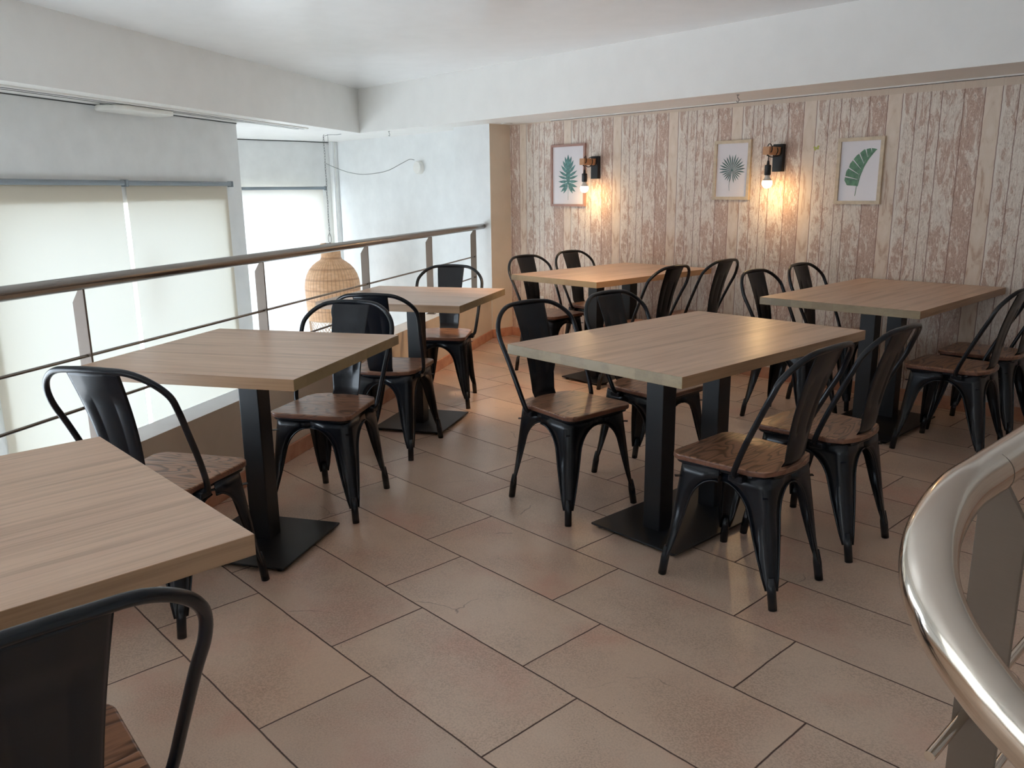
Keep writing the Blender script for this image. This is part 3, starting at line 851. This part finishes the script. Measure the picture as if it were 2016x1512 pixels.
# ------------------------------------------------------------------ wall sconces
WV = 5.165
def make_sconce():
    s = empty('wall_sconce', Matrix.Identity(4), '', 'wall lamp', 'wall lamps with a bare bulb')
    b = bmesh.new(); box(b, -0.036, 0.036, -0.036, 0.0, -0.088, 0.088)
    link('back_plate', b, M['matt_black'], parent=s, bevel=0.002)
    b = bmesh.new(); box(b, -0.024, 0.024, -0.185, -0.036, 0.018, 0.068)
    link('wooden_arm', b, M['arm_wood'], parent=s, bevel=0.003)
    b = bmesh.new()
    pts = [(0, -0.150, -0.022), (0, -0.150, 0.010), (0.0, -0.168, 0.015), (0.030, -0.165, 0.040), (0.022, -0.158, 0.076), (-0.010, -0.135, 0.086), (-0.030, -0.120, 0.055), (-0.022, -0.108, 0.012),
           (0.010, -0.098, 0.006), (0.031, -0.090, 0.040), (0.012, -0.082, 0.074), (-0.020, -0.074, 0.072), (-0.030, -0.066, 0.036), (-0.006, -0.060, 0.010), (0.026, -0.052, 0.020), (0.030, -0.045, 0.050), (0.010, -0.030, 0.075)]
    tube(b, catmull(pts, 5), 0.0032, 8)
    link('cable', b, M['dark_rubber'], parent=s, smooth='all')
    b = bmesh.new(); lathe(b, [(0.004, -0.018), (0.006, -0.020), (0.010, -0.044), (0.020, -0.048), (0.0215, -0.052), (0.0215, -0.108), (0.018, -0.112)], 20, center=(0, -0.150))
    so = link('socket', b, M['matt_black'], parent=s, smooth=True)
    b = bmesh.new(); lathe(b, [(0.0155, -0.110), (0.017, -0.125), (0.024, -0.138), (0.031, -0.146)], 22, center=(0, -0.150))
    link('bulb_base', b, M['base_white'], parent=so, smooth=True)
    b = bmesh.new(); prof = [(0.031, -0.1462)]
    for a in range(0, 91, 15): prof.append((0.0335*math.cos(math.radians(a)), -0.1600-0.034*math.sin(math.radians(a))))
    prof[-1] = (0.0, -0.194)
    lathe(b, prof, 20, center=(0, -0.150))
    link('bulb', b, M['bulb'], parent=so, smooth='all')
    return s
s1 = make_sconce(); s1.matrix_world = W4(-4.512, WV, 1.486); s1['label'] = 'lit bare-bulb wall lamp with wooden arm overlapping the rosy-framed leaf picture'
s2 = copy_tree(s1); s2.matrix_world = W4(-2.902, WV, 1.502); s2['label'] = 'lit bare-bulb wall lamp with wooden arm between the fan palm and banana leaf pictures'

# ------------------------------------------------------------------ framed prints
def flat(bm_, pts, y, mi=0):
    vs = [bm_.verts.new((x, y, z)) for x, z in pts]
    try: f = bm_.faces.new(vs); f.material_index = mi
    except Exception: pass
def picture(cx, cz, wd, ht, fw, fmat, label, draw, ink, tilt=0.0):
    p = empty('picture_frame', Matrix.Translation((cx, WV, cz)) @ Matrix.Rotation(tilt, 4, 'Y'), label, 'picture', 'framed leaf prints on the wall')
    b = bmesh.new(); d = 0.020
    for x0, x1, z0, z1 in ((-wd/2, wd/2, ht/2-fw, ht/2), (-wd/2, wd/2, -ht/2, -ht/2+fw), (-wd/2, -wd/2+fw, -ht/2+fw, ht/2-fw), (wd/2-fw, wd/2, -ht/2+fw, ht/2-fw)):
        box(b, x0, x1, -d, 0.0, z0, z1)
    link('frame', b, fmat, parent=p)
    b = bmesh.new(); box(b, -wd/2+fw*0.8, wd/2-fw*0.8, -0.008, -0.002, -ht/2+fw*0.8, ht/2-fw*0.8)
    pp = link('print_sheet', b, M['paper'], parent=p)
    b = bmesh.new(); draw(b, -0.0086)
    for f in b.faces: pass
    l = link('leaf_print', b, ink, parent=pp)
    return p
def blade(b, x0, z0, ang, L, wdt, y, bend=0.0, n=8, fat=0.8):
    lft, rgt = [], []
    for i in range(n+1):
        t = i/n; a = ang+bend*t
        cx = x0+L*t*math.cos(ang+bend*t*0.5); cz = z0+L*t*math.sin(ang+bend*t*0.5)
        h = wdt*math.sin(math.pi*min(1, t)**fat)*0.5+0.0004
        lft.append((cx-math.sin(a)*h, cz+math.cos(a)*h)); rgt.append((cx+math.sin(a)*h, cz-math.cos(a)*h))
    flat(b, lft+rgt[::-1], y)
def leaf_lobed(b, y):
    flat(b, [(-0.0018, -0.20), (0.0018, -0.20), (0.003, 0.14), (-0.001, 0.14)], y)
    flat(b, [(-0.012, -0.07), (0.012, -0.075), (0.026, 0.0), (0.018, 0.07), (0.006, 0.13), (-0.006, 0.13), (-0.022, 0.06), (-0.024, -0.01)], y-0.0001)
    k = 0
    for s in (-1, 1):
        for z0, ang, L, wd in ((0.075, 62, 0.085, 0.026), (0.045, 48, 0.095, 0.026), (0.02, 34, 0.10, 0.024), (-0.005, 18, 0.105, 0.022), (-0.025, 6, 0.108, 0.020), (-0.045, -8, 0.105, 0.022), (-0.06, -26, 0.105, 0.024), (-0.07, -46, 0.10, 0.026), (-0.072, -64, 0.088, 0.024)):
            k += 1
            a = math.radians(ang); a = a if s > 0 else math.pi-a
            blade(b, s*0.006, z0, a, L, wd, y-0.0002-0.00002*k, bend=0.25*s)
    blade(b, 0, 0.07, math.radians(90), 0.10, 0.034, y-0.0008)
def leaf_fan(b, y):
    for i in range(25):
        a = math.radians(-78+i*(336/24)); L = 0.112 if -0.35 < a < 3.5 else 0.088
        L *= 1.0-0.10*abs(math.sin(i*1.7))
        blade(b, 0, 0.0, a, L, 0.0095 if L > 0.1 else 0.0075, y-0.00002*i, fat=1.7)
    tp = catmull([(0.0, 0, 0.0), (-0.012, 0, -0.05), (-0.018, 0, -0.10), (-0.014, 0, -0.14)], 5)
    L = [(p.x-0.0012, p.z) for p in tp]+[(p.x+0.0012, p.z) for p in tp[::-1]]
    flat(b, L, y-0.0008)
def leaf_banana(b, y):
    mid = [Vector((p[0], p[1])) for p in ((0.000, -0.150), (0.004, -0.09), (0.012, -0.03), (0.030, 0.03), (0.055, 0.08), (0.085, 0.115), (0.112, 0.128))]
    # wide left half in torn segments, narrow right half
    seg = [((0.004, -0.095), (0.004, -0.09), (-0.060, -0.085), (-0.078, -0.055), (-0.076, -0.035), (0.008, -0.052)),
           ((0.008, -0.050), (-0.075, -0.028), (-0.070, 0.002), (-0.058, 0.018), (0.012, -0.022)),
           ((0.012, -0.020), (-0.055, 0.024), (-0.050, 0.046), (-0.034, 0.066), (0.022, 0.010)),
           ((0.022, 0.012), (-0.030, 0.072), (-0.012, 0.094), (0.002, 0.104), (0.036, 0.045)),
           ((0.037, 0.047), (0.008, 0.108), (0.032, 0.128), (0.040, 0.128), (0.056, 0.082)),
           ((0.057, 0.084), (0.046, 0.130), (0.072, 0.134), (0.082, 0.108)),
           ((0.082, 0.108), (0.078, 0.134), (0.100, 0.130), (0.114, 0.126), (0.098, 0.112))]
    for i, s in enumerate(seg): flat(b, [(x-0.012, z) for x, z in s], y-0.00005*i)
    flat(b, [(x-0.012, z) for x, z in ((0.004, -0.092), (0.012, -0.03), (0.030, 0.03), (0.055, 0.08), (0.085, 0.112), (0.112, 0.126), (0.090, 0.100), (0.066, 0.068), (0.042, 0.026), (0.022, -0.03), (0.010, -0.092))], y-0.0006)
    st_ = [(x-0.012, z) for x, z in ((-0.006, -0.150), (-0.002, -0.150), (0.010, -0.03), (0.032, 0.028), (0.028, 0.03), (0.006, -0.03))]
    flat(b, st_, y-0.0008)
picture(-4.822, 1.430, 0.388, 0.502, 0.018, M['rose_frame'], 'rosy-framed print of a lobed teal leaf, leftmost on the wallpaper', leaf_lobed, M['leaf_teal'])
picture(-3.260, 1.432, 0.290, 0.402, 0.021, M['oak_frame'], 'pale oak framed print of a fan palm leaf, middle of the wallpaper', leaf_fan, M['leaf_grey'], tilt=0.006)
picture(-2.356, 1.404, 0.290, 0.402, 0.021, M['oak_frame'], 'pale oak framed print of a green banana leaf, to the right of the lamps', leaf_banana, M['leaf_green'])

# small things on the wall
so = empty('wall_outlet', W4(-5.155, WV, 0.355), 'white wall socket low on the wallpaper behind the leftmost back chair', 'wall socket')
bm = bmesh.new(); box(bm, -0.042, 0.042, -0.010, 0.0, -0.042, 0.042)
link('plate', bm, M['white_plastic'], parent=so, bevel=0.003)
bm = bmesh.new(); lathe(bm, [(0.0, 0.0), (0.019, 0.0), (0.020, 0.004)], 20, cap=False)
l = link('socket', bm, M['grey_plastic'], parent=so, smooth=True); l.rotation_euler = (math.pi/2, 0, 0); l.location = (0, -0.0112, 0)
bm = bmesh.new()
flat(bm, [(0, 0), (-0.020, 0.012), (-0.024, 0.002), (-0.014, -0.004), (-0.018, -0.016), (-0.006, -0.014)], -0.0015)
flat(bm, [(0, 0), (0.006, 0.016), (0.018, 0.012), (0.012, 0.0), (0.016, -0.008), (0.004, -0.010)], -0.0022)
g = bmesh.ops.extrude_face_region(bm, geom=bm.faces[:]); bmesh.ops.translate(bm, vec=(0, 0.001, 0), verts=[v for v in g['geom'] if isinstance(v, bmesh.types.BMVert)])
tag(link('butterfly_sticker', bm, M['yellow_green'], mat4=W4(-2.648, WV-0.001, 1.555)), 'tiny yellow-green butterfly sticker on the wallpaper left of the banana leaf picture', 'sticker')

# ------------------------------------------------------------------ rattan pendant over the void
LX, LY = -7.482, 4.441
lp = empty('pendant_lamp', W4(LX, LY, 0.66), 'bottle-shaped woven rattan pendant lamp hanging beyond the railing', 'pendant lamp')
prof = [(0.100, 0.150), (0.102, 0.135), (0.100, 0.060), (0.102, 0.010), (0.112, -0.012), (0.150, -0.035), (0.195, -0.070), (0.232, -0.115), (0.258, -0.165), (0.276, -0.225), (0.283, -0.290), (0.282, -0.360), (0.278, -0.450), (0.272, -0.540), (0.264, -0.625)]
bm = bmesh.new()
lathe(bm, prof, 72, cap=False)
lathe(bm, [(r-0.006, z) for r, z in prof][::-1], 72, cap=False)
link('shade', bm, M['rattan'], parent=lp, smooth='all')
bm = bmesh.new()
NB = 44; z0, z1, r0, r1 = -0.625, -0.90, 0.262, 0.245
for k in range(NB):
    for sg in (1, -1):
        pth = []
        for i in range(9):
            t = i/8; a = 2*math.pi*(k/NB)+sg*t*0.75; r = r0+(r1-r0)*t
            pth.append((r*math.cos(a), r*math.sin(a), z0+(z1-z0)*t))
        tube(bm, pth, 0.0021, 4, caps=False)
for zz, rr_ in ((z0, r0), (z1, r1)):
    tube(bm, [(rr_*math.cos(2*math.pi*i/40), rr_*math.sin(2*math.pi*i/40), zz) for i in range(40)], 0.006, 6, closed=True)
link('lattice', bm, M['rattan_plain'], parent=lp)
bm = bmesh.new()
ring = [(0.03*math.cos(2*math.pi*i/24), 0.0, 0.200+0.045*math.sin(2*math.pi*i/24)) for i in range(24)]
tube(bm, ring, 0.0028, 6, closed=True)
tube(bm, [(-0.1, 0, 0.150), (0.1, 0, 0.150)], 0.003, 6)
link('hanging_ring', bm, M['chrome'], parent=lp)
bm = bmesh.new()
z = 0.240; i = 0
while z < 1.19:
    pts = []
    for j in range(12):
        a = 2*math.pi*j/12; q = (0.0075*math.cos(a), 0.017*math.sin(a))
        off = 0.004*math.sin(i*0.7)
        pts.append(((q[0] if i % 2 else 0)+off, (0 if i % 2 else q[0]), z+q[1]))
    tube(bm, pts, 0.0016, 5, closed=True); z += 0.027; i += 1
link('chain', bm, M['chrome'], parent=lp)
bm = bmesh.new()
tube(bm, catmull([(0, 0, 1.185), (0.003, -0.005, 1.205), (0.012, 0, 1.222)], 4), 0.003, 6)
tube(bm, catmull([(0.012, 0.0, 1.205), (0.06, 0.03, 1.216), (0.13, 0.07, 1.214), (0.17, 0.10, 1.219)], 6), 0.0022, 6)
tube(bm, [(0.045, 0.02, 1.22), (0.045, 0.02, 1.12)], 0.0022, 6)
link('ceiling_hook', bm, M['chrome'], parent=lp)
# the cable looping over to the wall rose
ROSE = Vector((-6.865, WV, 1.553))
r_ = ROSE-Vector((LX, LY, 0.66))
bm = bmesh.new()
P_ = [(-7.482, 4.441, 1.604), (-7.401, 4.533, 1.551), (-7.318, 4.626, 1.51), (-7.218, 4.74, 1.493), (-7.082, 4.894, 1.521), (-6.979, 5.011, 1.593), (-6.924, 5.073, 1.632), (-6.893, 5.112, 1.627)]
loc = [(p[0]-LX, p[1]-LY, p[2]-0.66) for p in P_]
tube(bm, catmull(loc, 6), 0.0032, 8)
tube(bm, catmull([(0.004*math.cos(i*0.9), 0.004*math.sin(i*0.9), 0.944-i*0.0235) for i in range(31)], 3), 0.0016, 6)
link('power_cable', bm, M['cable'], parent=lp)
bm = bmesh.new(); lathe(bm, [(0.0, 0.0), (0.064, 0.0), (0.064, 0.042), (0.058, 0.050), (0.0, 0.052)], 32, cap=False)
l = link('wall_rose', bm, M['white_plastic'], parent=lp, smooth=True)
l.rotation_euler = (math.pi/2, 0, 0); l.location = (-6.865-LX, WV-LY, 1.553-0.66)
